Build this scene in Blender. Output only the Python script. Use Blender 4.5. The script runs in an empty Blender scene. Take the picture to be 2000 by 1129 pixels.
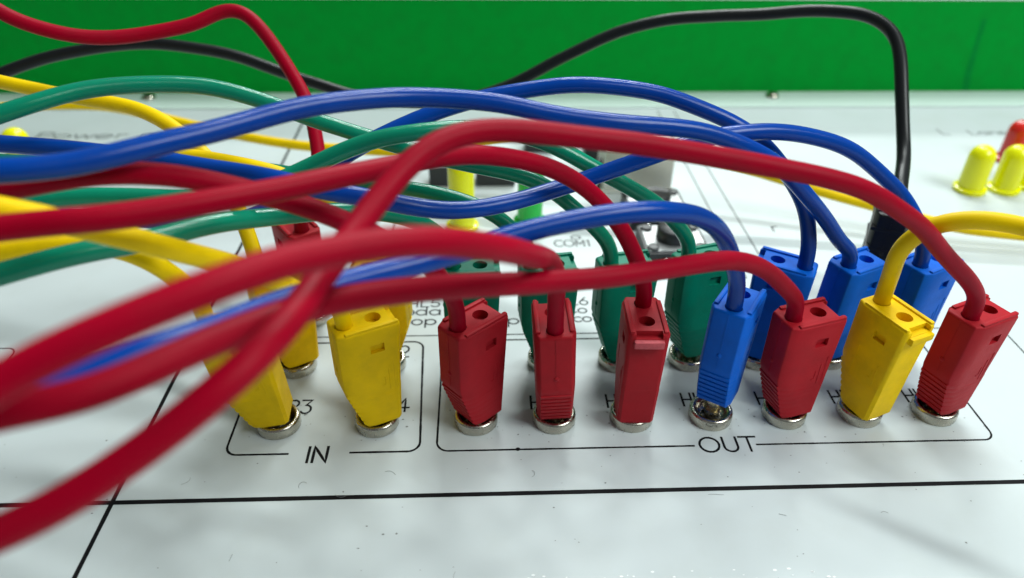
import bpy, bmesh, math, random
from mathutils import Vector, Matrix, noise
random.seed(7)
S = 0.1                      # everything below is written in millimetres; one Blender unit is a centimetre
scn = bpy.context.scene
scn.unit_settings.scale_length = 0.01
C = scn.collection

# ------------------------------------------------------------------ camera
CAM_LOC = (2.393, -127.917, 129.255)
CAM_RIGHT = (0.999206, -0.038141, 0.011478)
CAM_UP = (0.012565, 0.575293, 0.817851)
CAM_F = 1430.411
cam_d = bpy.data.cameras.new('camera')
cam = bpy.data.objects.new('camera', cam_d); C.objects.link(cam)
R_, U_ = Vector(CAM_RIGHT), Vector(CAM_UP); B_ = R_.cross(U_)
M = Matrix((R_, U_, B_)).transposed().to_4x4(); M.translation = Vector(CAM_LOC) * S
cam.matrix_world = M
cam_d.sensor_fit = 'HORIZONTAL'; cam_d.sensor_width = 72.0
cam_d.lens = 72.0 * CAM_F / 2000.0
cam_d.clip_start = 0.5; cam_d.clip_end = 2000
cam_d.dof.use_dof = True; cam_d.dof.focus_distance = 16.4
cam_d.dof.aperture_fstop = 0.245
scn.camera = cam

# ------------------------------------------------------------------ light: indoor ceiling tubes, the bounce of a pale room and an added side fill
w = bpy.data.worlds.new('World'); scn.world = w; w.use_nodes = True
bg = w.node_tree.nodes['Background']
bg.inputs[0].default_value = (0.86, 0.95, 0.97, 1); bg.inputs[1].default_value = 0.11
def area_lamp(name, loc, size, power, target=(0, 20, 0), color=(0.93, 1.0, 0.98)):
    l = bpy.data.lights.new(name, 'AREA'); l.shape = 'RECTANGLE'; l.size, l.size_y = size
    l.energy = power; l.color = color
    o = bpy.data.objects.new(name, l); C.objects.link(o); o.location = Vector(loc)
    d = Vector(target) * S - o.location
    o.rotation_euler = d.to_track_quat('-Z', 'Y').to_euler()
    return o
area_lamp('ceiling_tube_light', (35, 60, 140), (90, 6), 105000)
area_lamp('ceiling_tube_light', (50, 190, 150), (110, 6), 230000)
area_lamp('side_fill_light', (54, -26, 66), (46, 30), 42000, (20, 0, 0))  # added soft fill from front right for plug fronts; no such fixture seen
scn.view_settings.view_transform = 'Standard'; scn.view_settings.look = 'None'
scn.view_settings.exposure = 0.62; scn.view_settings.gamma = 1.0
scn.cycles.max_bounces = 8

# ------------------------------------------------------------------ materials
def grimy(m, nt, p, tc, color, rough, grime, bump, bscale):
    """worn plastic: tone differs a little from piece to piece, with cloudy handling marks and fine scuffs"""
    N, L = nt.nodes.new, nt.links.new
    oi = N('ShaderNodeObjectInfo')
    add = N('ShaderNodeVectorMath'); add.operation = 'ADD'; L(tc.outputs['Object'], add.inputs[0]); L(oi.outputs['Location'], add.inputs[1])
    n1 = N('ShaderNodeTexNoise'); n1.inputs['Scale'].default_value = 1.3; n1.inputs['Detail'].default_value = 6; n1.inputs['Roughness'].default_value = .65
    L(add.outputs[0], n1.inputs['Vector'])
    n2 = N('ShaderNodeTexNoise'); n2.inputs['Scale'].default_value = 9; n2.inputs['Detail'].default_value = 8; n2.inputs['Roughness'].default_value = .75
    L(add.outputs[0], n2.inputs['Vector'])
    hsv = N('ShaderNodeHueSaturation'); hsv.inputs['Color'].default_value = (*color, 1)
    mv = N('ShaderNodeMapRange'); mv.inputs['To Min'].default_value = .9; mv.inputs['To Max'].default_value = 1.08; L(oi.outputs['Random'], mv.inputs['Value']); L(mv.outputs[0], hsv.inputs['Value'])
    cr = N('ShaderNodeMapRange'); cr.inputs['From Min'].default_value = .42; cr.inputs['From Max'].default_value = .75; cr.inputs['To Max'].default_value = grime; L(n1.outputs['Fac'], cr.inputs['Value'])
    mx = N('ShaderNodeMix'); mx.data_type = 'RGBA'; mx.inputs['B'].default_value = (*[c * .55 + .008 for c in color], 1)
    L(cr.outputs[0], mx.inputs['Factor']); L(hsv.outputs['Color'], mx.inputs['A'])
    sc = N('ShaderNodeMapRange'); sc.inputs['From Min'].default_value = .66; sc.inputs['From Max'].default_value = .8; sc.inputs['To Max'].default_value = .35; L(n2.outputs['Fac'], sc.inputs['Value'])
    mx2 = N('ShaderNodeMix'); mx2.data_type = 'RGBA'; mx2.inputs['B'].default_value = (*[min(1, c * 1.3 + .03) for c in color], 1)
    L(sc.outputs[0], mx2.inputs['Factor']); L(mx.outputs['Result'], mx2.inputs['A']); L(mx2.outputs['Result'], p.inputs['Base Color'])
    rr = N('ShaderNodeMapRange'); rr.inputs['To Min'].default_value = rough - .1; rr.inputs['To Max'].default_value = rough + .15; L(n1.outputs['Fac'], rr.inputs['Value']); L(rr.outputs[0], p.inputs['Roughness'])
    bn = N('ShaderNodeBump'); bn.inputs['Strength'].default_value = bump; bn.inputs['Distance'].default_value = .02; L(n2.outputs['Fac'], bn.inputs['Height']); L(bn.outputs['Normal'], p.inputs['Normal'])
    return m
def mat(name, color, rough=0.4, spec=0.5, metal=0.0, coat=0.0, noise=0.0, nscale=6.0, bump=0.0, bscale=40.0, sss=0.0, trans=0.0, rvar=0.0, grime=0.0):
    m = bpy.data.materials.new(name); m.use_nodes = True
    nt = m.node_tree; p = nt.nodes['Principled BSDF']
    p.inputs['Base Color'].default_value = (*color, 1); p.inputs['Roughness'].default_value = rough
    p.inputs['Specular IOR Level'].default_value = spec; p.inputs['Metallic'].default_value = metal
    p.inputs['Coat Weight'].default_value = coat; p.inputs['Coat Roughness'].default_value = 0.15
    if sss:
        p.inputs['Subsurface Weight'].default_value = sss; p.inputs['Subsurface Radius'].default_value = (1, 1, 1)
        p.inputs['Subsurface Scale'].default_value = 0.06
    if trans: p.inputs['Transmission Weight'].default_value = trans
    tc = nt.nodes.new('ShaderNodeTexCoord')
    if grime:
        return grimy(m, nt, p, tc, color, rough, grime, bump, bscale)
    if noise or rvar:
        n = nt.nodes.new('ShaderNodeTexNoise'); n.inputs['Scale'].default_value = nscale; n.inputs['Detail'].default_value = 5
        nt.links.new(tc.outputs['Object'], n.inputs['Vector'])
        if noise:
            mx = nt.nodes.new('ShaderNodeMix'); mx.data_type = 'RGBA'
            mx.inputs['A'].default_value = (*[c * (1 - noise) for c in color], 1)
            mx.inputs['B'].default_value = (*[min(1, c * (1 + noise)) for c in color], 1)
            nt.links.new(n.outputs['Fac'], mx.inputs['Factor']); nt.links.new(mx.outputs['Result'], p.inputs['Base Color'])
        if rvar:
            mr = nt.nodes.new('ShaderNodeMapRange'); mr.inputs['From Min'].default_value = .3; mr.inputs['From Max'].default_value = .7
            mr.inputs['To Min'].default_value = max(0.02, rough - rvar); mr.inputs['To Max'].default_value = rough + rvar
            nt.links.new(n.outputs['Fac'], mr.inputs['Value']); nt.links.new(mr.outputs['Result'], p.inputs['Roughness'])
    if bump:
        b = nt.nodes.new('ShaderNodeTexNoise'); b.inputs['Scale'].default_value = bscale; b.inputs['Detail'].default_value = 3
        nt.links.new(tc.outputs['Object'], b.inputs['Vector'])
        bn = nt.nodes.new('ShaderNodeBump'); bn.inputs['Strength'].default_value = bump; bn.inputs['Distance'].default_value = 0.02
        nt.links.new(b.outputs['Fac'], bn.inputs['Height']); nt.links.new(bn.outputs['Normal'], p.inputs['Normal'])
    return m

PLUG_M = {
    'red': mat('red_plug_plastic', (0.38, 0.010, 0.018), 0.5, spec=.12, bump=.25, grime=.5, sss=.12),
    'yellow': mat('yellow_plug_plastic', (0.88, 0.57, 0.0), 0.5, spec=.12, bump=.2, grime=.5, sss=.12),
    'green': mat('green_plug_plastic', (0.0, 0.21, 0.125), 0.4, spec=.15, bump=.25, grime=.5, sss=.12),
    'blue': mat('blue_plug_plastic', (0.0, 0.105, 0.55), 0.5, spec=.12, bump=.25, grime=.5, sss=.12),
    'black': mat('black_plug_plastic', (0.008, 0.009, 0.010), 0.4, spec=.25, bump=.2),
}
CABLE_M = {
    'red': mat('red_cable_rubber', (0.27, 0.0, 0.012), 0.42, spec=.07, bump=.12, bscale=25, grime=.32),
    'yellow': mat('yellow_cable_rubber', (0.86, 0.58, 0.0), 0.42, spec=.12, bump=.12, bscale=25, grime=.32),
    'green': mat('green_cable_rubber', (0.0, 0.19, 0.105), 0.17, spec=.34, bump=.3, bscale=30, grime=.32),
    'blue': mat('blue_cable_rubber', (0.0, 0.044, 0.29), 0.18, spec=.2, bump=.15, bscale=25, grime=.32),
    'black': mat('black_cable_rubber', (0.006, 0.007, 0.008), 0.35, spec=.25, bump=.1, bscale=25),
}
m_panel = mat('white_laminate', (0.52, 0.575, 0.585), 0.36, spec=0.22, noise=.025, nscale=.35, rvar=.05, bump=.05, bscale=1.2)
nt = m_panel.node_tree; p_ = nt.nodes['Principled BSDF']; src = p_.inputs['Base Color'].links[0].from_socket
tc_ = nt.nodes.new('ShaderNodeTexCoord'); gn = nt.nodes.new('ShaderNodeTexNoise'); gn.inputs['Scale'].default_value = .55; gn.inputs['Detail'].default_value = 7; gn.inputs['Roughness'].default_value = .62
nt.links.new(tc_.outputs['Object'], gn.inputs['Vector'])
gr = nt.nodes.new('ShaderNodeMapRange'); gr.inputs['From Min'].default_value = .5; gr.inputs['From Max'].default_value = .78; gr.inputs['To Max'].default_value = .18
nt.links.new(gn.outputs['Fac'], gr.inputs['Value'])
gm = nt.nodes.new('ShaderNodeMix'); gm.data_type = 'RGBA'; gm.inputs['B'].default_value = (0.38, 0.40, 0.35, 1)
nt.links.new(src, gm.inputs['A']); nt.links.new(gr.outputs[0], gm.inputs['Factor']); nt.links.new(gm.outputs['Result'], p_.inputs['Base Color'])
m_ink = mat('black_ink', (0.005, 0.005, 0.006), 0.6, spec=.1, noise=.3, nscale=20)
m_wall = mat('green_paint', (0.0, 0.27, 0.028), 0.6, spec=.04, grime=.35, bump=.05, bscale=12)
m_mark = mat('dark_green_mark', (0.0, 0.2, 0.03), 0.7, spec=.05, noise=.3, nscale=3)
m_rim = mat('pale_trim', (0.62, 0.74, 0.70), 0.35, noise=.04)
m_nickel = mat('nickel', (0.50, 0.47, 0.40), 0.24, metal=1.0, noise=.1, nscale=8, rvar=.08)
m_pin = mat('brass_pin', (0.70, 0.62, 0.42), 0.22, metal=1.0)
m_dark = mat('dark_socket_bore', (0.02, 0.018, 0.015), 0.5)
m_black = mat('black_switch_plastic', (0.014, 0.015, 0.017), 0.4, bump=.1)
m_plate = mat('brushed_grey_plate', (0.36, 0.37, 0.37), 0.4, metal=.6, noise=.1)
m_beige = mat('beige_relay_plastic', (0.62, 0.62, 0.57), 0.45, noise=.03)
m_silver = mat('tinned_metal', (0.8, 0.8, 0.76), 0.2, metal=1.0)
m_ledy = mat('yellow_led_epoxy', (0.80, 0.80, 0.0), 0.22, sss=.35, noise=.03)
m_ledg = mat('green_led_epoxy', (0.01, 0.50, 0.06), 0.22, sss=.35, noise=.03)
m_ledr = mat('red_led_epoxy', (0.62, 0.018, 0.01), 0.22, sss=.35, noise=.03)
m_worn = mat('stress_whitened_red_plastic', (0.46, 0.07, 0.085), 0.6, spec=.3, noise=.3, nscale=14, bump=.4)
m_dust = mat('grey_dust', (0.20, 0.21, 0.21), 0.9)
m_fleck = mat('pale_fleck', (0.85, 0.87, 0.87), 0.6)

# ------------------------------------------------------------------ helpers
def finish(name, bm, m, parent=None, smooth=None, slot_object=False):
    me = bpy.data.meshes.new(name); bm.to_mesh(me); bm.free()
    return link(name, me, m, parent, smooth)
def link(name, me, m, parent=None, smooth=None):
    o = bpy.data.objects.new(name, me); C.objects.link(o)
    if m is not None:
        if not me.materials: me.materials.append(m)
        o.material_slots[0].link = 'OBJECT'; o.material_slots[0].material = m
    if smooth is not None:
        for p in me.polygons: p.use_smooth = True
        if smooth < 3.1:
            try: me.set_sharp_from_angle(angle=smooth)
            except Exception: pass
    if parent: o.parent = parent
    return o
def tag(o, label, cat, group=None, kind=None):
    if label: o['label'] = label
    if cat: o['category'] = cat
    if group: o['group'] = group
    if kind: o['kind'] = kind
    return o
def empty(name, loc=(0, 0, 0)):
    o = bpy.data.objects.new(name, None); C.objects.link(o); o.location = Vector(loc) * S
    o.empty_display_size = 0.3
    return o
def box(bm, x0, x1, y0, y1, z0, z1, bev=0.0):
    r = bmesh.ops.create_cube(bm, size=1.0)
    for v in r['verts']:
        v.co = Vector(((x0 + x1) / 2 + v.co.x * (x1 - x0), (y0 + y1) / 2 + v.co.y * (y1 - y0), (z0 + z1) / 2 + v.co.z * (z1 - z0))) * S
    if bev:
        es = {e for v in r['verts'] for e in v.link_edges}
        bmesh.ops.bevel(bm, geom=list(es), offset=bev * S, segments=2, profile=.6, affect='EDGES')
def lathe(bm, prof, n=40, cx=0, cy=0, cap_top=False, cap_bot=False):
    rows = []
    for r, z in prof:
        rows.append([bm.verts.new(Vector((cx + r * math.cos(2 * math.pi * i / n), cy + r * math.sin(2 * math.pi * i / n), z)) * S) for i in range(n)])
    for a, b in zip(rows[:-1], rows[1:]):
        for i in range(n):
            bm.faces.new((a[i], a[(i + 1) % n], b[(i + 1) % n], b[i]))
    if cap_bot: bm.faces.new(list(reversed(rows[0])))
    if cap_top: bm.faces.new(rows[-1])
def catmull(P, step):
    P = [Vector(p) for p in P]; Q = [2 * P[0] - P[1]] + P + [2 * P[-1] - P[-2]]; out = []
    for i in range(1, len(Q) - 2):
        p0, p1, p2, p3 = Q[i - 1:i + 3]
        t01 = (p1 - p0).length ** .5 + 1e-9; t12 = (p2 - p1).length ** .5 + 1e-9; t23 = (p3 - p2).length ** .5 + 1e-9
        m1 = (p2 - p1) + t12 * ((p1 - p0) / t01 - (p2 - p0) / (t01 + t12))
        m2 = (p2 - p1) + t12 * ((p3 - p2) / t23 - (p3 - p1) / (t12 + t23))
        n = max(2, int((p2 - p1).length / step))
        for k in range(n):
            t = k / n; h = t * t; c = h * t
            out.append((2 * c - 3 * h + 1) * p1 + (c - 2 * h + t) * m1 + (-2 * c + 3 * h) * p2 + (c - h) * m2)
    out.append(P[-1]); return out
def sweep(bm, pts, rad, n=18, smooth_it=22, wob=0.0, seed=0.0):
    P = [p.copy() for p in pts]
    for _ in range(smooth_it):
        P = [P[0]] + [P[i - 1] * .25 + P[i] * .5 + P[i + 1] * .25 for i in range(1, len(P) - 1)] + [P[-1]]
    if wob:
        P = [p + noise.noise_vector(p * .055 + Vector((seed, 0, 0))) * wob * min(1, i / 12, (len(P) - 1 - i) / 14) for i, p in enumerate(P)]
    T = [(P[min(i + 1, len(P) - 1)] - P[max(i - 1, 0)]).normalized() for i in range(len(P))]
    nrm = T[0].orthogonal().normalized(); rows = []
    for i, p in enumerate(P):
        nrm = (nrm - T[i] * nrm.dot(T[i])).normalized(); b = T[i].cross(nrm)
        rows.append([bm.verts.new((p + (nrm * math.cos(2 * math.pi * k / n) + b * math.sin(2 * math.pi * k / n)) * rad * (1 + .025 * (noise.noise(p * .09) if wob else 0))) * S) for k in range(n)])
    for a, b in zip(rows[:-1], rows[1:]):
        for k in range(n): bm.faces.new((a[k], a[(k + 1) % n], b[(k + 1) % n], b[k]))
    bm.faces.new(list(reversed(rows[0]))); bm.faces.new(rows[-1])

# ------------------------------------------------------------------ the setting: panel, its print, trim strip and the green case side
bm = bmesh.new(); box(bm, -900, 900, -330, 222.6, -3, 0, 0)
panel = finish('panel', bm, m_panel); tag(panel, 'glossy white laminated panel printed with black lines', None, kind='structure')
def ribbon(bm, pts, wd, closed=False, z=0.03, jit=0.0):
    """flat print: a ribbon of constant width along a polyline, butt ends extended by half the width"""
    P = [Vector((x, y, 0)) for x, y in pts]; n = len(P); L, Rr = [], []
    for i, p in enumerate(P):
        a = P[i - 1] if i else (P[-2] if closed else None); b = P[i + 1] if i < n - 1 else (P[1] if closed else None)
        d1 = (p - a).normalized() if a is not None else None; d2 = (b - p).normalized() if b is not None else None
        if d1 is None: d1 = d2; p = p - d2 * wd * .35
        if d2 is None: d2 = d1; p = p + d1 * wd * .35
        t = (d1 + d2); t = t.normalized() if t.length > 1e-6 else d1
        nn = Vector((-t.y, t.x, 0)); k = min(1.6, 1 / max(.4, nn.dot(Vector((-d1.y, d1.x, 0)))))
        w = wd * (1 + random.uniform(-jit, jit))
        L.append(bm.verts.new(Vector((p.x + nn.x * w / 2 * k, p.y + nn.y * w / 2 * k, z)) * S))
        Rr.append(bm.verts.new(Vector((p.x - nn.x * w / 2 * k, p.y - nn.y * w / 2 * k, z)) * S))
    for i in range(n - 1): bm.faces.new((L[i], Rr[i], Rr[i + 1], L[i + 1]))
def arc(cx, cy, rx, ry, a0, a1, n=14):
    return [(cx + rx * math.cos(math.radians(a0 + (a1 - a0) * i / n)), cy + ry * math.sin(math.radians(a0 + (a1 - a0) * i / n))) for i in range(n + 1)]
def subdiv(pts, step=1.2):
    out = []
    for (x0, y0), (x1, y1) in zip(pts[:-1], pts[1:]):
        n = max(1, int(math.hypot(x1 - x0, y1 - y0) / step))
        out += [(x0 + (x1 - x0) * i / n, y0 + (y1 - y0) * i / n) for i in range(n)]
    return out + [pts[-1]]
def printed(name, strokes, wd, jit=0.12):
    bm = bmesh.new()
    for s in strokes: ribbon(bm, subdiv(s) if wd < .9 else subdiv(s, 2.5), wd, jit=jit, z=0.03 + 0.004 * random.random())
    return finish(name, bm, m_ink, panel)
R = 3.0
# IN box (open round the word) and OUT box
printed('printed_frame', [[(-43.5, -9.5)] + arc(-55.2, -6.7, 2.8, 2.8, 270, 180) + arc(-55.2, 28.0, 2.8, 2.8, 180, 90) + arc(-17.4, 28.0, 2.8, 2.8, 90, 0) + arc(-16.0, -6.7, 2.8, 2.8, 0, -90) + [(-29.2, -9.5)]], 0.58)
printed('printed_frame', [[(51.4, -9.6)] + arc(-6.4, -6.8, 2.8, 2.8, 270, 180) + arc(-6.4, 28.2, 2.8, 2.8, 180, 90) + arc(121.8, 28.2, 2.8, 2.8, 90, 0) + arc(121.8, -6.8, 2.8, 2.8, 0, -90) + [(66.4, -9.6)]], 0.50)
printed('printed_dot', [arc(9.8, -9.5, .3, .3, 0, 360, 10)], 0.5)
# heavy module border and the long vertical rules
printed('printed_rule', [[(-640, -22.35), (640, -22.35)]], 1.15, .03)
printed('printed_rule', [[(-78.2, -320), (-78.2, 206)]], 1.0, .05)
printed('printed_rule', [[(-78.2, 33.4), (151.3, 33.4), (151.3, -22)]], 0.42)
printed('printed_rule', [[(85, 200), (85, 60), (60, 60)]], 0.42, .05)
printed('printed_rule', [[(92.8, 200), (93.6, 40)]], 0.42, .05)
printed('printed_frame', [[(-230, 30.6)] + arc(-127.2, 27.8, 2.8, 2.8, 90, 0) + [(-124.4, -6)]], 0.40)
printed('printed_rule', [[(-28.7, 110), (-28.7, 82)]], 0.5)
# single-stroke lettering: glyph = list of strokes on a 1-high cell, with its advance
def E_(cx, cy, rx, ry, a0=0, a1=360): return arc(cx, cy, rx, ry, a0, a1, 18)
G = {
 'I': ([[(.12, 0), (.12, 1)]], .26), 'N': ([[(.1, 0), (.1, 1), (.72, 0), (.72, 1)]], .86),
 'O': ([E_(.5, .5, .46, .5)], 1.08), 'U': ([[(.1, 1)] + arc(.42, .34, .32, .34, 180, 360) + [(.74, 1)]], .9),
 'T': ([[(0, 1), (.8, 1)], [(.4, 1), (.4, 0)]], .84), 'H': ([[(.1, 0), (.1, 1)], [(.72, 0), (.72, 1)], [(.1, .5), (.72, .5)]], .9),
 'L': ([[(.1, 1), (.1, 0), (.62, 0)]], .72), 'R': ([[(.1, 0), (.1, 1), (.42, 1)] + arc(.42, .76, .24, .24, 90, -90) + [(.1, .52)], [(.38, .52), (.66, 0)]], .78),
 'C': ([E_(.5, .5, .44, .5, 45, 315)], .92), 'M': ([[(.1, 0), (.1, 1), (.46, .3), (.82, 1), (.82, 0)]], .98),
 'P': ([[(.1, 0), (.1, 1), (.42, 1)] + arc(.42, .74, .26, .26, 90, -90) + [(.1, .48)]], .74),
 '1': ([[(.08, .78), (.3, 1), (.3, 0)]], .5), '2': ([arc(.36, .7, .3, .3, 170, -35) + [(.06, 0), (.68, 0)]], .78),
 '3': ([[(.08, 1), (.64, 1), (.34, .62)] + arc(.36, .31, .31, .31, 80, -150)], .76), '4': ([[(.5, 0), (.5, 1), (.04, .3), (.74, .3)]], .82),
 '5': ([[(.62, 1), (.16, 1), (.1, .56)] + arc(.34, .32, .3, .32, 120, -150)], .74), '6': ([[(.5, 1), (.12, .46)], E_(.36, .3, .29, .3)], .76),
 '7': ([[(.05, 1), (.66, 1), (.26, 0)]], .72),
 'o': ([E_(.36, .33, .32, .33)], .78), 'd': ([E_(.36, .33, .32, .33), [(.68, 0), (.68, 1)]], .84), 'a': ([E_(.36, .33, .32, .33), [(.68, 0), (.68, .66)]], .84),
 'p': ([E_(.42, .33, .32, .33), [(.1, .66), (.1, -.35)]], .84), 't': ([[(.2, .9), (.2, .12), (.34, 0)], [(.04, .66), (.4, .66)]], .48),
 'c': ([E_(.36, .33, .32, .33, 45, 315)], .66), 'e': ([[(.05, .36), (.68, .36)] + E_(.36, .33, .32, .33, 8, 315)], .78), 'w': ([[(.04, .66), (.24, 0), (.44, .6), (.64, 0), (.84, .66)]], .9),
 'r': ([[(.1, 0), (.1, .66)], arc(.34, .38, .24, .28, 170, 60)], .5), 'm': ([[(.1, 0), (.1, .66)], arc(.3, .42, .2, .24, 180, 0) + [(.5, 0)], arc(.7, .42, .2, .24, 180, 0) + [(.9, 0)]], 1.02),
 'n': ([[(.1, 0), (.1, .66)], arc(.36, .4, .26, .26, 180, 0) + [(.62, 0)]], .76), ' ': ([], .5),
}
def text(s, x, y, h, wd=.36, wide=1.0):
    st = []
    for ch in s:
        g, adv = G[ch]
        for k in g: st.append([(x + px * h * wide, y + py * h) for px, py in k])
        x += adv * h * wide
    return printed('printed_text', st, wd, .06)
text('IN', -39.3, -12.2, 4.7, .68, 1.05)
text('OUT', 52.6, -11.6, 4.5, .58, 1.12)
for i in range(7): text('HL%d' % (i + 1), 13.2 - 19 + (1.6 if i == 0 else 0) + 19 * i + .2 * i, 3.7, 4.6, .58, .8)
text('R3', -46.9, 3.6, 4.6, .55, .9); text('R4', -23.0, 3.6, 4.6, .55, .9)
text('R1', -48.6, 24.4, 4.6, .55, .9); text('R2', -24.4, 24.4, 4.6, .55, .9)
text('HL5', -20.6, 47.0, 3.7, .48, 1.15); text('Coda', -25.6, 43.0, 3.7, .5, 1.25); text('pop', -22.6, 38.4, 3.7, .5, 1.25); text('tp', 6.5, 38.2, 3.7, .5, 1.25)
text('HL6', 24.0, 47.0, 3.7, .48, 1.1); text('Co', 26.2, 43.0, 3.4, .48, 1.15); text('aco', 24.8, 38.8, 3.4, .48, 1.15)
text('COM1', 26.0, 80.0, 4.0, .5, .9); text('PCO', 30.0, 99.0, 4.0, .6, 1.0); text('o', 32, 84.5, 3.5, .5, 1.4)
text('Power motor', -189.0, 171.0, 6.5, .6, 1.62)
text('L', 207, 171, 6, .5); text('Lane', 220, 170.5, 5.0, .5, 1.2); text('r', 103.0, 88.5, 5.0, .5)

bm = bmesh.new(); box(bm, -900, 900, 203, 222.6, 0.05, 1.0, .3)
strip = finish('trim_strip', bm, m_rim); tag(strip, 'pale grey-green trim strip along the foot of the green case side', 'trim')
wall = empty('case_side', (0, 225, 0)); tag(wall, 'bright green painted upright side of the case behind the panel', 'case side')
bm = bmesh.new(); box(bm, -900, 900, -2.2, 6, -40, 44.7, .8); finish('side_panel', bm, m_wall, wall)
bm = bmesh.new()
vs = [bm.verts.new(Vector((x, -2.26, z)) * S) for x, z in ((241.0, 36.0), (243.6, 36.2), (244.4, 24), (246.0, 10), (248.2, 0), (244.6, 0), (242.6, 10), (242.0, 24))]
bm.faces.new(vs); finish('slanted_mark', bm, m_mark, wall)  # flat slanted strip, slightly darker green than the paint around it
bm = bmesh.new(); box(bm, -900, 900, -2.4, 6.2, 44.7, 46.8, .5); finish('edge_trim', bm, m_rim, wall)

# dust and hairs lying on the laminate
bm = bmesh.new()
for _ in range(110):
    x, y = random.uniform(-110, 150), random.uniform(-50, 60)
    if random.random() < .6: y = random.uniform(-50, -2)
    r = random.choice([.08, .1, .13, .18, .1]); a = random.random() * 6
    vs = [bm.verts.new(Vector((x + r * (1 + random.random()) * math.cos(a + k * 1.256), y + r * (.6 + random.random()) * math.sin(a + k * 1.256), .045)) * S) for k in range(5)]
    bm.faces.new(vs)
for k in range(9):
    cx = (-47.5, -23.9)[k] if k < 2 else 19 * (k - 2)
    for _ in range(9):
        a = random.random() * 6.28; d = 5.6 + abs(random.gauss(0, 1.6)); x, y = cx + d * math.cos(a), d * math.sin(a); r = random.choice([.07, .1, .12, .2])
        bm.faces.new([bm.verts.new(Vector((x + r * (1 + random.random()) * math.cos(q * 1.256), y + r * (.6 + random.random()) * math.sin(q * 1.256), .05)) * S) for q in range(5)])
o = finish('dust', bm, m_dust); tag(o, 'tiny dark dust specks scattered over the white panel', None, kind='stuff')
bm = bmesh.new()
for _ in range(11):
    x, y = random.uniform(-95, 150), random.uniform(-48, -12); a = random.random() * 6.28; n = 7; P = []
    bend = random.uniform(-.6, .6); L = random.uniform(.25, .6)
    for k in range(n): P.append(Vector((x, y, .12 + .1 * math.sin(k)))); x += L * math.cos(a); y += L * math.sin(a); a += bend * random.uniform(.4, 1.6)
    sweep(bm, P, .035, 5, 1)
o = finish('lint', bm, m_dust); tag(o, 'short curled grey lint fibres lying on the white panel', None, kind='stuff')
bm = bmesh.new()
for _ in range(70):
    x, y = random.uniform(10, 75), random.uniform(-49, -42.5); r = random.uniform(.1, .28)
    bm.faces.new([bm.verts.new(Vector((x + r * 1.8 * math.cos(k * 1.256), y + r * math.sin(k * 1.256), .05)) * S) for k in range(5)])
o = finish('pale_flecks', bm, m_fleck); tag(o, 'small white flecks on the near edge of the panel', None, kind='stuff')

# ------------------------------------------------------------------ sockets
SOCK = []
bm = bmesh.new(); lathe(bm, [(5.15, 0.02), (5.25, .25), (5.25, 2.2), (5.1, 2.65), (4.75, 2.9), (4.4, 2.93), (4.0, 2.7), (3.5, 1.8), (3.0, 1.2), (2.5, 1.0), (2.2, .9), (2.2, .1)], 48)
ring_me = finish('ring', bm, m_nickel, None, .9).data; bpy.data.objects.remove(bpy.data.objects['ring'])
bm = bmesh.new(); lathe(bm, [(2.19, .06), (.01, .06)], 24); bore_me = finish('bore', bm, m_dark).data; bpy.data.objects.remove(bpy.data.objects['bore'])
def socket(x, y, label, group='round metal sockets in the panel'):
    t = empty('socket', (x, y, 0)); tag(t, label, 'socket', group)
    t.rotation_euler[2] = random.random() * 6
    link('ring', ring_me, m_nickel, t); link('bore', bore_me, m_dark, t)
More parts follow.
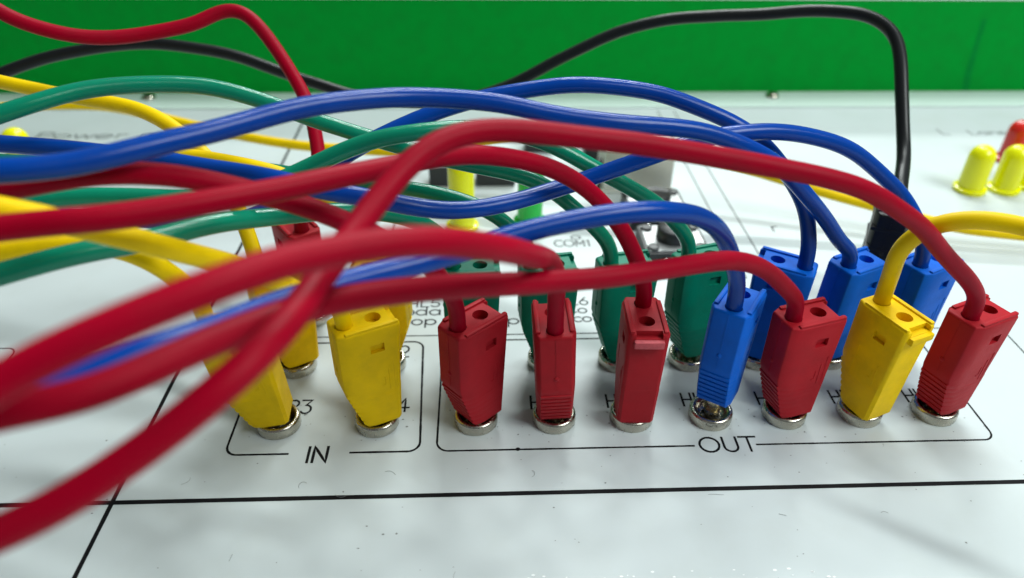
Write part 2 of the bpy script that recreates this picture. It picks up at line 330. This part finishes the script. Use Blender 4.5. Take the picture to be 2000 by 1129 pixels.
# ------------------------------------------------------------------ plug body, built once
def plug_mesh():
    Z1 = 28.5; UR = 6.8; HW = 4.55
    lv = []
    line = lambda z: -3.2 - 4.3 * min(1, max(0, z / 13.0)) ** .95
    lv.append((0, line(0) + .5)); lv.append((.7, line(.7)))
    z = 1.0
    for i in range(7):
        lv += [(z, line(z)), (z + .22, line(z) - .32), (z + 1.05, line(z + 1.05) - .22), (z + 1.25, line(z + 1.25) + .05)]
        z += 1.55
    lv += [(13.2, -7.5), (14.5, -7.5), (Z1 - .5, -7.5), (Z1, -7.2)]
    bm = bmesh.new(); rows = []
    for z, ul in lv:
        us = line(z) if 0 < z < 13.2 else ul; ch = 2.1; ur = UR - 1.7 * (1 - z / Z1) - (.4 if z == 0 else 0) - (.25 if z == Z1 else 0); hw = HW - (.4 if z == 0 else 0) - (.2 if z == Z1 else 0) - .3 * (1 - z / Z1)
        poly = [(ul, -3.5), (us + ch, -hw), (ur - .7, -hw), (ur, -hw + .7), (ur, hw - .7), (ur - .7, hw), (us + ch, hw), (ul, 3.5)]
        rows.append([bm.verts.new(Vector((u, v, z)) * S) for u, v in poly])
    for a, b in zip(rows[:-1], rows[1:]):
        for i in range(8): bm.faces.new((a[i], a[(i + 1) % 8], b[(i + 1) % 8], b[i]))
    bm.faces.new(list(reversed(rows[0]))); bm.faces.new(rows[-1])
    bmesh.ops.recalc_face_normals(bm, faces=bm.faces)
    es = [e for e in bm.edges if len(e.link_faces) == 2 and e.calc_face_angle() > .5 and (abs(e.verts[0].co.z - e.verts[1].co.z) > .9 * S or min(e.verts[0].co.z, e.verts[1].co.z) > 27 * S or max(e.verts[0].co.z, e.verts[1].co.z) < .1 * S)]
    bmesh.ops.bevel(bm, geom=es, offset=.55 * S, segments=3, profile=.5, affect='EDGES', clamp_overlap=True)
    body = finish('plug_tmp', bm, None)
    cut = bmesh.new()
    lathe(cut, [(1.8, 26.4), (1.8, 33)], 28, 1.9, 0, True, True)                         # stacking hole
    lathe(cut, [(1.95, 25), (1.95, 33)], 28, -4.6, 0, True, True)                        # cable entry
    bmesh.ops.recalc_face_normals(cut, faces=cut.faces)
    for s in (-1, 1):
        y0, y1 = sorted((s * 3.6, s * 5.5)); box(cut, -.6, 2.6, y0, y1, 22.2, 24.4)
        y0, y1 = sorted((s * 4.32, s * 5.5)); box(cut, -3.0, 4.2, y0, y1, 9.5, 18.5)
    box(cut, 5.3, 8, -2.9, 2.9, 27.2, 33)                                                # open notch above the tab
    cutter = finish('cut_tmp', cut, None)
    md = body.modifiers.new('b', 'BOOLEAN'); md.operation = 'DIFFERENCE'; md.object = cutter; md.solver = 'EXACT'; md.use_self = True
    dg = bpy.context.evaluated_depsgraph_get(); dg.update()
    me = bpy.data.meshes.new_from_object(body.evaluated_get(dg))
    bpy.data.objects.remove(body); bpy.data.objects.remove(cutter)
    bm = bmesh.new(); bm.from_mesh(me)
    for s in (-1, 1):                                                                    # lips along the top, mould seam, gate mark
        y0, y1 = sorted((s * 3.15, s * 4.25)); box(bm, -5.6, 6.3, y0, y1, 28.1, 29.0, .4)
        y0, y1 = sorted((s * 3.1, s * 4.2)); box(bm, 5.2, 6.4, y0, y1, 28.1, 29.05, .4)
        y0, y1 = sorted((s * 4.22, s * 4.42)); box(bm, 2.9, 3.2, y0, y1, 10.5, 16.5, .05); box(bm, 1.2, 2.2, y0, y1, 12, 12.3, .05); box(bm, 1.9, 2.2, y0, y1, 12.3, 14.5, .05)
    box(bm, -7.58, -7.3, -.13, .13, 13.5, 28.0); 
    r = bmesh.ops.create_icosphere(bm, subdivisions=2, radius=.62 * S)
    for v in r['verts']: v.co = Vector((v.co.x * .5 - 7.5 * S, v.co.y, v.co.z + 17 * S))
    me2 = bpy.data.meshes.new('plug'); bm.to_mesh(me2); bm.free()
    for p in me2.polygons: p.use_smooth = True
    me2.set_sharp_from_angle(angle=.62)
    return me2
plug_me = plug_mesh()
bm = bmesh.new(); box(bm, 5.6, 7.9, -3.3, 3.3, 25.3, 27.1, .4); tab_me = finish('latch_tab', bm, PLUG_M['red'], None, .8).data; bpy.data.objects.remove(bpy.data.objects['latch_tab'])
bm = bmesh.new(); lathe(bm, [(1.2, -6.0), (1.85, -5), (1.95, -3), (1.95, 1.0)], 20, cap_bot=True); pin_me = finish('pin', bm, m_pin, None, .8).data; bpy.data.objects.remove(bpy.data.objects['pin'])

# key: colour, socket x, y, height of the plug's foot above the panel, heading of the cable end in degrees, lean in x and y over 30 mm
PLUGS = {
    'R1': ('red', 0, 0, 2.95, 222, 0, 0),
    'R2': ('red', 19, 0, 2.95, 270, -1.6, 0),
    'R3': ('red', 38, 0, 2.95, 88, 0, 0),
    'B4': ('blue', 58, 0.5, 6.2, 236, 1.2, 1.5),
    'R5': ('red', 75.6, 0, 2.95, 196, -0.4, 0),
    'Y6': ('yellow', 95, 0, 2.95, 112, 0, 0),
    'R7': ('red', 114, 0, 2.95, 204, 0.8, 0),
    'Y3': ('yellow', -49.1, 0, 2.95, 184, -4, 0),
    'Y4': ('yellow', -23.9, 0, 3, 206, 0, 0),
    'Y1': ('yellow', -47.5, 21.3, 2.95, 214, 0, 1),
    'Y2': ('yellow', -23.9, 21.3, 2.95, -8, 0, 0),
    'G1': ('green', 0, 21.3, 2.95, 182, -0.5, 0),
    'G2': ('green', 19, 21.3, 2.95, 186, -0.6, 0),
    'G3': ('green', 38, 21.3, 2.95, 190, 0, 1),
    'G4': ('green', 57, 21.3, 4, 198, 0, 2),
    'B1': ('blue', 76, 21.3, 2.95, 331, 1, 0),
    'B2': ('blue', 95, 21.3, 2.95, 206, 1, 0),
    'B3': ('blue', 114, 21.3, 2.95, 206, 0, 0),
    'RA': ('red', -47.5, 42.6, 3, 305, 0, 0),
    'K': ('black', 114.5, 44, 6, 242, 0, 0),
}
# cable centre lines, from the far end to the plug
CABLES = {
    'R7': [(-132.2,-112.7,64.3),(-90.3,-99.5,67.3),(-48.4,-86.3,70.3),(-42.2,-84.3,71.8),(-38.0,-82.6,72.7),(-33.8,-80.5,74.3),(-29.4,-78.1,76.3),(-24.8,-75.3,78.8),(-20.7,-70.6,80.6),(-19.2,-63.7,80.0),(-17.6,-54.5,79.2),(-15.2,-45.7,79.7),(-12.9,-41.1,81.2),(-9.8,-36.1,83.3),(-5.8,-31.2,85.3),(-0.8,-27.3,85.9),(6.8,-24.4,85.3),(23.3,-20.3,81.8),(41.4,-16.8,77.6),(61.1,-14.1,72.2),(72.1,-12.6,68.2),(83.6,-9.5,61.1),(94.3,-6.5,52.2),(110.7,-1.9,35.6),(110.5,-1.9,30.6),(110.5,-1.9,27.6)],
    'R2': [(-120.7,-117.9,73.4),(-82.9,-100.0,78.4),(-45.2,-82.1,83.4),(-39.3,-79.3,86.0),(-35.5,-77.3,87.4),(-31.5,-75.4,88.6),(-27.9,-72.8,89.0),(-23.9,-70.4,89.3),(-20.0,-67.2,88.9),(-15.9,-63.2,87.9),(-8.6,-58.5,86.4),(-2.1,-54.3,84.0),(4.0,-48.8,80.1),(8.5,-40.9,74.2),(11.8,-31.2,67.3),(14.6,-20.4,58.6),(16.4,-10.6,48.3),(17.3,-4.6,35.4),(17.5,-4.6,30.4),(17.7,-4.6,27.4)],
    'R5': [(-131.7,-114.0,77.6),(-90.4,-96.4,78.4),(-49.1,-78.8,79.2),(-43.3,-76.3,79.6),(-39.1,-75.3,79.5),(-35.2,-73.2,79.4),(-31.5,-69.8,79.2),(-27.8,-65.4,78.7),(-23.8,-60.4,77.4),(-19.4,-54.7,75.3),(-10.9,-48.4,72.7),(-1.0,-41.7,69.0),(10.7,-34.4,64.5),(19.4,-30.1,62.4),(28.8,-25.7,60.6),(39.1,-20.4,58.4),(48.5,-15.3,55.8),(57.0,-9.6,50.6),(64.0,-6.1,43.8),(70.7,-1.3,35.4),(70.8,-1.3,30.4),(70.9,-1.3,27.4)],
    'R3': [(-152.1,-77.1,83.2),(-110.0,-61.6,82.0),(-68.0,-46.1,80.9),(-60.3,-43.3,80.2),(-51.4,-41.3,80.1),(-43.0,-37.3,79.4),(-34.2,-32.1,78.7),(-24.5,-25.9,77.7),(-17.6,-19.8,76.4),(-10.1,-12.6,75.0),(-1.5,-5.8,73.0),(6.0,-0.7,70.2),(14.2,3.6,66.4),(21.8,5.7,61.4),(27.6,6.4,55.7),(32.6,6.0,48.6),(38.2,4.6,35.5),(38.2,4.6,30.4),(38.2,4.6,27.4)],
    'R1': [(-172.8,-26.6,72.8),(-128.0,-25.8,74.0),(-83.2,-24.9,75.3),(-71.4,-24.7,76.4),(-63.6,-24.1,77.6),(-56.3,-23.0,78.0),(-49.3,-21.6,77.0),(-42.4,-19.8,74.8),(-35.1,-18.4,72.1),(-27.4,-17.3,68.8),(-21.1,-16.4,65.3),(-14.5,-15.2,60.6),(-8.7,-11.8,53.6),(-5.3,-7.9,45.5),(-3.4,-3.1,35.5),(-3.4,-3.1,30.4),(-3.4,-3.1,27.4)],
    'B3': [(-201.5,25.4,68.7),(-156.8,21.2,67.9),(-112.0,17.1,67.0),(-96.3,15.7,66.0),(-85.3,14.0,66.0),(-73.9,11.1,66.2),(-57.8,5.7,66.5),(-45.8,1.4,66.4),(-34.6,-1.9,66.0),(-26.9,-3.3,64.4),(-17.5,-3.0,62.1),(-10.1,-0.5,59.1),(-2.1,0.8,58.0),(8.3,4.8,57.4),(19.3,10.6,57.7),(30.4,13.3,60.5),(41.1,14.1,64.1),(52.6,17.5,66.2),(64.8,20.5,66.0),(75.5,23.3,63.8),(86.6,24.7,59.6),(97.5,25.3,52.5),(104.8,24.8,45.2),(109.9,19.3,35.5),(109.9,19.3,30.4),(109.9,19.3,27.4)],
    'B2': [(-162.1,-52.7,83.8),(-118.0,-43.5,83.6),(-74.0,-34.3,83.4),(-64.8,-32.4,83.2),(-59.4,-29.4,82.5),(-53.6,-26.2,82.3),(-47.9,-21.9,81.9),(-41.5,-17.1,82.1),(-34.9,-11.3,82.2),(-27.7,-5.7,81.8),(-19.7,-0.4,81.2),(-10.9,3.5,80.4),(-1.6,5.8,79.1),(8.1,6.6,77.3),(18.1,7.1,75.2),(28.4,7.6,73.2),(39.2,9.7,71.6),(50.4,11.1,69.1),(58.8,12.0,65.7),(67.2,13.7,60.0),(75.3,15.3,52.4),(83.3,17.7,44.1),(88.1,18.0,37.9),(92.0,19.3,35.6),(91.8,19.3,30.6),(91.7,19.3,27.6)],
    'B1': [(-200.0,3.9,60.6),(-155.3,5.9,59.1),(-110.7,7.9,57.5),(-96.5,8.6,55.9),(-85.6,7.8,53.8),(-66.9,9.2,51.8),(-51.5,10.0,50.5),(-41.9,12.4,52.7),(-33.3,16.5,57.4),(-25.7,20.4,61.7),(-18.0,23.6,65.0),(-11.3,26.0,67.1),(-2.3,28.4,69.4),(4.5,29.2,70.9),(14.8,30.7,72.0),(23.9,30.8,72.8),(34.4,31.1,72.1),(43.8,30.8,70.5),(53.2,29.4,67.5),(60.5,28.0,64.3),(67.8,25.5,59.5),(73.9,23.2,53.0),(78.7,21.5,45.8),(81.1,19.1,35.3),(80.9,19.1,30.3),(80.8,19.1,27.3)],
    'B4': [(-145.7,-87.3,67.8),(-102.0,-78.3,69.6),(-58.3,-69.2,71.3),(-50.6,-67.6,72.3),(-46.2,-65.4,72.3),(-39.5,-60.5,72.7),(-32.8,-54.4,71.5),(-28.2,-48.4,69.8),(-22.7,-42.2,68.5),(-16.3,-37.1,67.6),(-9.2,-32.1,66.5),(-1.3,-28.6,66.6),(7.0,-25.0,67.2),(15.7,-22.3,68.1),(24.6,-20.0,68.5),(34.2,-16.5,67.2),(41.5,-12.9,64.0),(47.9,-8.9,57.9),(52.2,-5.7,50.6),(56.7,-1.7,38.9),(56.5,-1.9,33.9),(56.4,-2.1,30.9)],
    'G3': [(-189.8,-16.2,64.1),(-147.9,-3.5,67.1),(-105.9,9.3,70.2),(-92.3,13.4,73.5),(-87.5,16.2,74.3),(-80.5,21.4,75.2),(-71.9,25.8,75.0),(-64.6,28.6,74.2),(-58.1,30.9,72.7),(-47.8,31.7,69.4),(-37.0,30.9,65.4),(-25.8,30.2,61.7),(-16.7,29.1,59.0),(-7.4,28.1,56.4),(0.9,26.7,55.0),(10.3,26.1,53.0),(18.7,24.5,49.6),(25.5,23.0,44.4),(30.7,21.6,39.3),(33.5,21.6,35.5),(33.5,21.4,30.5),(33.5,21.3,27.5)],
    'G4': [(-194.4,-0.4,58.2),(-149.5,-0.4,59.1),(-104.6,-0.4,59.9),(-89.9,-0.4,60.9),(-80.1,-0.4,61.6),(-67.4,-0.5,62.3),(-51.5,0.3,61.0),(-45.2,5.3,59.7),(-37.8,9.6,61.2),(-29.5,12.3,63.8),(-23.2,13.6,66.1),(-16.8,14.6,67.9),(-7.4,16.9,68.3),(0.0,19.6,67.5),(8.8,21.7,65.8),(15.6,22.3,63.6),(22.6,22.0,60.1),(29.7,20.9,55.7),(37.2,21.1,51.2),(44.3,21.4,46.9),(49.0,21.1,41.5),(52.6,22.0,36.5),(52.6,21.7,31.5),(52.6,21.5,28.5)],
    'G1': [(-161.7,-76.4,64.0),(-121.8,-55.7,64.2),(-81.8,-35.0,64.5),(-72.9,-30.4,64.7),(-66.7,-27.0,64.6),(-60.1,-23.6,64.7),(-54.3,-19.4,64.1),(-48.9,-13.4,62.6),(-41.0,-3.8,59.3),(-33.2,3.5,56.4),(-24.2,10.3,52.6),(-16.2,14.6,48.8),(-9.9,18.1,43.9),(-6.0,19.2,38.6),(-5.1,21.1,35.4),(-5.1,21.1,30.4),(-5.0,21.1,27.4)],
    'G2': [(-231.4,68.3,47.2),(-187.0,60.8,47.0),(-142.6,53.4,46.9),(-121.4,49.8,46.7),(-94.1,46.5,47.3),(-67.4,43.3,48.0),(-48.6,38.9,48.2),(-34.1,34.6,48.3),(-22.6,31.6,48.2),(-13.9,29.6,47.8),(-6.6,28.4,46.6),(-0.5,27.2,45.2),(5.6,25.4,43.0),(9.8,23.1,40.0),(13.8,20.8,35.4),(13.9,20.8,30.4),(13.9,20.8,27.4)],
    'Y1': [(-234.7,90.4,64.5),(-190.8,81.1,63.5),(-146.9,71.9,62.5),(-125.1,67.2,60.8),(-115.8,64.1,60.4),(-107.9,60.9,59.9),(-97.0,56.8,59.9),(-86.5,52.5,59.8),(-77.5,47.5,58.5),(-68.8,41.4,55.7),(-61.9,35.6,51.3),(-57.3,30.2,45.8),(-54.6,26.3,40.3),(-51.3,19.8,35.5),(-51.3,19.6,30.5),(-51.3,19.5,27.5)],
    'Y3': [(-168.7,-65.0,65.9),(-129.0,-44.3,64.4),(-89.4,-23.6,62.8),(-80.1,-18.7,61.7),(-73.4,-16.6,61.6),(-67.4,-15.0,60.9),(-61.2,-14.5,58.5),(-56.1,-14.0,54.3),(-53.5,-11.9,48.8),(-57.9,-0.3,34.6),(-57.3,-0.3,29.6),(-56.9,-0.3,26.6)],
    'Y4': [(-150.9,-60.7,93.8),(-111.3,-49.6,88.3),(-71.7,-38.5,82.8),(-64.2,-36.4,79.3),(-60.6,-36.1,78.3),(-56.8,-35.2,76.3),(-52.7,-34.4,74.2),(-48.7,-32.0,71.0),(-45.0,-27.8,66.7),(-41.0,-23.0,61.6),(-36.6,-17.9,55.2),(-31.4,-12.6,47.4),(-28.0,-2.0,35.5),(-28.0,-2.0,30.5),(-28.0,-2.0,27.5)],
    'Y2': [(-222.7,45.8,44.6),(-178.1,42.3,46.1),(-133.5,38.7,47.5),(-100.6,36.1,51.2),(-80.8,33.5,54.1),(-63.6,29.6,56.6),(-55.9,26.9,56.8),(-48.3,23.9,56.4),(-41.5,22.5,54.9),(-35.1,22.2,51.5),(-29.2,18.3,48.0),(-24.6,15.4,44.3),(-19.5,13.1,41.3),(-15.8,14.3,38.0),(-19.3,20.7,35.5),(-19.3,20.7,30.4),(-19.3,20.7,27.4)],
    'Y6': [(185.6,-80.3,59.1),(151.9,-50.6,59.3),(118.1,-20.9,59.5),(112.1,-15.6,59.6),(105.6,-10.3,59.7),(99.9,-6.7,59.3),(94.8,-4.0,57.5),(91.4,-2.4,54.3),(89.5,-1.1,49.2),(93.3,4.3,35.5),(93.3,4.3,30.4),(93.3,4.3,27.4)],
    'RA': [(-210.4,64.3,102.0),(-170.5,64.4,95.7),(-130.6,64.4,89.4),(-121.8,64.4,84.8),(-116.3,64.1,79.6),(-106.1,65.2,74.8),(-95.8,68.9,72.0),(-84.3,73.3,72.1),(-73.2,77.6,73.7),(-69.4,79.9,75.5),(-66.3,81.4,76.2),(-62.1,80.9,75.7),(-58.0,78.3,72.3),(-53.2,74.5,67.1),(-48.2,69.1,61.6),(-44.3,63.1,56.7),(-42.1,56.3,50.8),(-40.8,49.0,44.0),(-44.9,38.8,35.5),(-44.9,38.8,30.5),(-44.9,38.8,27.5)],
    'K': [(-250.0,66.5,35.9),(-209.6,80.9,39.9),(-169.1,95.4,44.0),(-147.4,103.1,51.2),(-139.0,106.7,53.4),(-125.6,110.3,55.9),(-110.4,112.9,57.1),(-94.9,114.1,56.4),(-79.1,113.8,53.5),(-62.8,111.0,48.9),(-48.1,108.6,44.6),(-38.2,107.4,41.9),(-11.3,105.2,40.6),(8.9,106.2,45.0),(17.3,107.0,48.5),(28.9,108.4,54.7),(45.0,109.1,62.0),(60.6,107.7,66.2),(75.8,104.8,68.2),(90.5,101.6,69.9),(107.5,97.2,71.8),(117.7,91.6,71.5),(122.3,85.9,68.9),(122.9,78.8,64.0),(121.8,68.3,54.2),(120.0,57.2,43.6),(112.3,39.9,38.5),(112.3,39.9,33.5),(112.3,39.9,30.5)],
}
LABELS = {
    'R1': 'red patch lead in the first OUT socket from the left, broad side facing right',
    'R2': 'red patch lead with cable bending down over the second OUT socket, squarely facing us',
    'R3': 'red patch lead seen from behind with open top hole and tab, third OUT socket',
    'R5': 'red patch lead between the loose blue plug and the yellow plug, cable sweeping lowest left',
    'R7': 'red patch lead at the right end of the OUT row, long cable arching leftwards',
    'RA': 'red patch lead standing behind the yellow plugs, cable rising to the green case side',
    'Y1': 'yellow patch lead in the socket marked 1, cable looping down from the far left',
    'Y2': 'yellow patch lead mostly hidden behind another yellow plug, socket marked 2',
    'Y3': 'yellow patch lead in the socket marked R3 at the left end of the front row',
    'Y4': 'yellow patch lead above the word IN, window on its broad face, socket marked 4',
    'Y6': 'yellow patch lead in the OUT row next to the rightmost red plug, cable leaving right',
    'G1': 'green patch lead hidden behind the first red OUT plug',
    'G2': 'green patch lead behind the red plug that faces us',
    'G3': 'green patch lead behind the gap between the second and third red plugs',
    'G4': 'green patch lead tallest of the greens, behind and left of the loose blue plug',
    'B4': 'blue patch lead pulled half out of its front socket, bare pin showing',
    'B1': 'blue patch lead leftmost of the three behind, cable entering its right end',
    'B2': 'blue patch lead in the middle of the three behind, left of the front yellow plug',
    'B3': 'blue patch lead rightmost of the three behind, between yellow and red plugs',
    'K': 'black patch lead with cable arching along the green case side',
}
GROUP = {'red': 'red patch leads', 'yellow': 'yellow patch leads', 'green': 'green patch leads', 'blue': 'blue patch leads', 'black': None}
for key, (colr, X, Y, z0, phi, lx, ly) in PLUGS.items():
    a = math.radians(phi); wv = Vector((lx / 30, ly / 30, 1)).normalized()
    du = -Vector((math.cos(a), math.sin(a), 0)); du = (du - wv * du.dot(wv)).normalized(); dv = wv.cross(du)
    t = empty('patch_lead', (X, Y, z0)); tag(t, LABELS[key], 'patch lead', GROUP[colr])
    p = link('plug', plug_me, PLUG_M[colr], t)
    p.matrix_local = Matrix((du, dv, wv)).transposed().to_4x4()
    link('pin', pin_me, m_pin, p)
    if key in ('R3', 'Y6', 'Y3'): link('latch_tab', tab_me, m_worn if key == 'R3' else PLUG_M[colr], p)
    if key == 'K':
        bm = bmesh.new(); box(bm, -7.7, 7.0, -4.75, 4.75, 17.5, 18.5, .3); box(bm, -7.7, 7.0, -4.75, 4.75, 23.5, 24.6, .3); finish('grip_band', bm, PLUG_M['black'], p, .6)
    bm = bmesh.new()
    pts = [Vector(q) - Vector((X, Y, z0)) for q in CABLES[key]]
    sweep(bm, catmull(pts, .9), 1.83, wob=.5, seed=7.3 * len(key) + X)
    finish('cable', bm, CABLE_M[colr], t, 3.14)
bm = bmesh.new(); sweep(bm, catmull([Vector(q) for q in [(-308.6,160.4,16.6),(-263.7,159.5,17.2),(-218.7,158.7,17.7),(-188.3,158.1,18.9),(-167.5,156.9,20.3),(-146.8,154.9,20.6),(-125.8,150.0,18.5),(-104.7,143.6,16.0),(-84.1,137.6,14.0),(-63.9,132.4,13.1),(-44.0,128.2,13.6),(-26.5,124.2,14.3),(-5.5,122.0,17.8),(13.1,121.6,21.9),(31.5,118.8,22.6),(49.5,114.3,21.0),(67.3,110.4,20.1),(84.8,106.1,18.6),(102.0,100.7,15.6),(118.4,94.2,12.6),(136.2,87.9,9.9),(150.1,82.2,8.0),(162.5,78.1,6.5),(173.8,76.0,6.0),(190.0,73.5,5.2),(212.8,67.7,3.7),(256.3,56.7,4.0),(299.9,45.7,4.0)]], 1.5), 1.8)
o = finish('loose_cable', bm, CABLE_M['yellow'], None, 3.14); tag(o, 'yellow cable running across the far part of the panel behind the black plug', 'cable')

ORD = ['first', 'second', 'third', 'fourth', 'fifth', 'sixth', 'seventh']
under = ['red plug that shows its broad right side', 'red plug that squarely faces us', 'red plug seen from behind', 'loose blue plug, its bright dished ring open to view', 'red plug between blue and yellow', 'yellow plug of the OUT row', 'red plug at the right end of the row']
for i in range(7): socket(19 * i + (0.6 if i == 3 else 0), 0, 'metal socket under the ' + under[i])
socket(-47.5, 0, 'metal socket marked R3 under the leftmost yellow plug'); socket(-23.9, 0, 'metal socket marked 4 under the yellow plug above the word IN')
back = ['green plug hidden by the first red plug', 'green plug behind the red plug facing us', 'green plug left of the red plug seen from behind', 'green plug beside the loose blue plug', 'leftmost blue plug of the three behind', 'middle blue plug of the three behind', 'rightmost blue plug of the three behind']
for i in range(7): socket(19 * i, 21.3, 'metal socket under the ' + back[i])
socket(-47.5, 21.3, 'metal socket marked 1 under the yellow plug behind'); socket(-23.9, 21.3, 'metal socket marked 2 under the mostly hidden yellow plug')
socket(-47.5, 42.6, 'metal socket under the red plug behind the yellow ones'); socket(122, 47, 'metal socket under the black plug')

# ------------------------------------------------------------------ components farther back on the panel
def led(x, y, m, label, h=18.5, r=4.6, tilt=0, group='coloured indicator LEDs'):
    t = empty('led', (x, y, 0)); tag(t, label, 'LED', group); t.rotation_euler = (0, math.radians(tilt), 0)
    bm = bmesh.new(); lathe(bm, [(r * .98, 1.8), (r, 3), (r, h - r)] + [(r * math.cos(math.radians(k)), h - r + r * math.sin(math.radians(k))) for k in (15, 30, 45, 60, 75, 88)], 28, cap_top=True); finish('dome', bm, m, t, 3.14)
    bm = bmesh.new(); lathe(bm, [(r * 1.25, 0.02), (r * 1.28, .4), (r * 1.28, 1.5), (r * 1.15, 1.85), (r * .6, 1.86)], 28); finish('flange', bm, m, t, .7)
led(189.4, 118, m_ledy, 'yellow LED leftmost of the row at the right edge'); led(202.8, 118, m_ledy, 'second yellow LED from the left at the right edge')
led(214.5, 120.5, m_ledy, 'yellow LED cut by the right edge of the picture')
led(221.0, 144, m_ledr, 'red LED behind the yellow ones at the right edge', 17.5)
led(-173.5, 137, m_ledy, 'yellow LED at the far left beside the printed words', 19)
led(-4.9, 93, m_ledy, 'yellow LED standing in the middle behind the tangle of cables', 27, 4.4)
led(18.6, 96, m_ledg, 'green LED standing in the middle behind the tangle of cables', 25, 4.4)
def screw(x, y, label):
    t = empty('screw', (x, y, 1.0)); tag(t, label, 'screw', 'screws along the trim strip')
    bm = bmesh.new(); lathe(bm, [(3.2, 0.02), (3.1, .9), (2.4, 1.6), (1.0, 2.0), (.01, 2.05)], 24); finish('head', bm, m_nickel, t, .8)
    bm = bmesh.new(); box(bm, -2.0, 2.0, -.35, .35, 1.75, 2.12); box(bm, -.35, .35, -2.0, -.36, 1.75, 2.12); box(bm, -.35, .35, .36, 2.0, 1.75, 2.12); finish('slot', bm, m_dark, t)
screw(-156, 216, 'screw in the trim strip at the left, above the printed words'); screw(145, 216, 'screw in the trim strip left of the black cable')
def button(x, y, sx, sy, label, cap_r):
    t = empty('push_button', (x, y, 0)); tag(t, label, 'push button', 'black push buttons')
    bm = bmesh.new(); box(bm, -sx / 2, sx / 2, -sy / 2, sy / 2, .05, 5.0, .4); finish('housing', bm, m_black, t)
    bm = bmesh.new(); box(bm, -sx / 2 + 1, sx / 2 - 1, -sy / 2 + 1, sy / 2 - 1, 5.0, 5.5, .1); finish('plate', bm, m_plate, t)
    for px in (-1, 1):
        for py in (-1, 1):
            bm = bmesh.new(); lathe(bm, [(1.9, 5.45), (1.8, 6.2), (1.0, 6.4), (.01, 6.4)], 16, px * (sx / 2 - 2.8), py * (sy / 2 - 2.8)); finish('rivet', bm, m_black, t, .8)
    bm = bmesh.new(); lathe(bm, [(cap_r, 5.45), (cap_r, 9.0), (cap_r * .9, 9.6), (.01, 9.8)], 32); finish('button_cap', bm, m_black, t, .8)
    for px in (-4.2, 4.2):
        bm = bmesh.new(); lathe(bm, [(.9, 0), (.9, .5), (.7, .9), (.01, 1)], 14); q = finish('solder_pin', bm, m_silver, t, .8); q.location = (px * S, (-sy / 2 - .1) * S, 2.6 * S); q.rotation_euler = (math.radians(90), 0, 0)
button(63.5, 100, 21, 21, 'black push button with corner rivets in front of the beige relay', 5)
button(64.5, 76, 21, 18, 'black push button on grey plate just behind the tallest green plug', 5.6)
t = empty('relay', (60.5, 127, 0)); tag(t, 'beige box shaped relay standing behind the black push buttons', 'relay')
bm = bmesh.new(); box(bm, -13, 13, -9, 9, 1.5, 17.5, .7); finish('cover', bm, m_beige, t)
bm = bmesh.new(); box(bm, -13.6, 13.6, -9.6, 9.6, .05, 1.5, .2); finish('base', bm, m_beige, t)
bm = bmesh.new(); box(bm, -14.6, -13.62, -6, -3, .1, 12, .2); finish('clip', bm, m_black, t)
def block(x, y, sx, sy, h, label):
    t = empty('terminal_block', (x, y, 0)); tag(t, label, 'terminal block', 'black terminal blocks')
    bm = bmesh.new(); box(bm, -sx / 2, sx / 2, -sy / 2, sy / 2, .05, h, .6); finish('housing', bm, m_black, t)
    n = max(2, int(sx // 5))
    for i in range(n):
        bm = bmesh.new(); lathe(bm, [(1.5, h - .05), (1.4, h + .35), (.01, h + .4)], 16, -sx / 2 + (i + .5) * sx / n, 0); finish('clamp_screw', bm, m_silver, t, .8)
block(-13, 128, 10, 8, 8, 'black terminal block left of the yellow LED behind the cables')
block(7.2, 128, 15, 8, 8, 'black terminal block between the yellow and green LEDs')
block(26, 158, 12, 8, 7, 'black terminal block farthest back behind the green LED')
block(48, 148, 9, 8, 10, 'black terminal block behind and left of the beige relay')
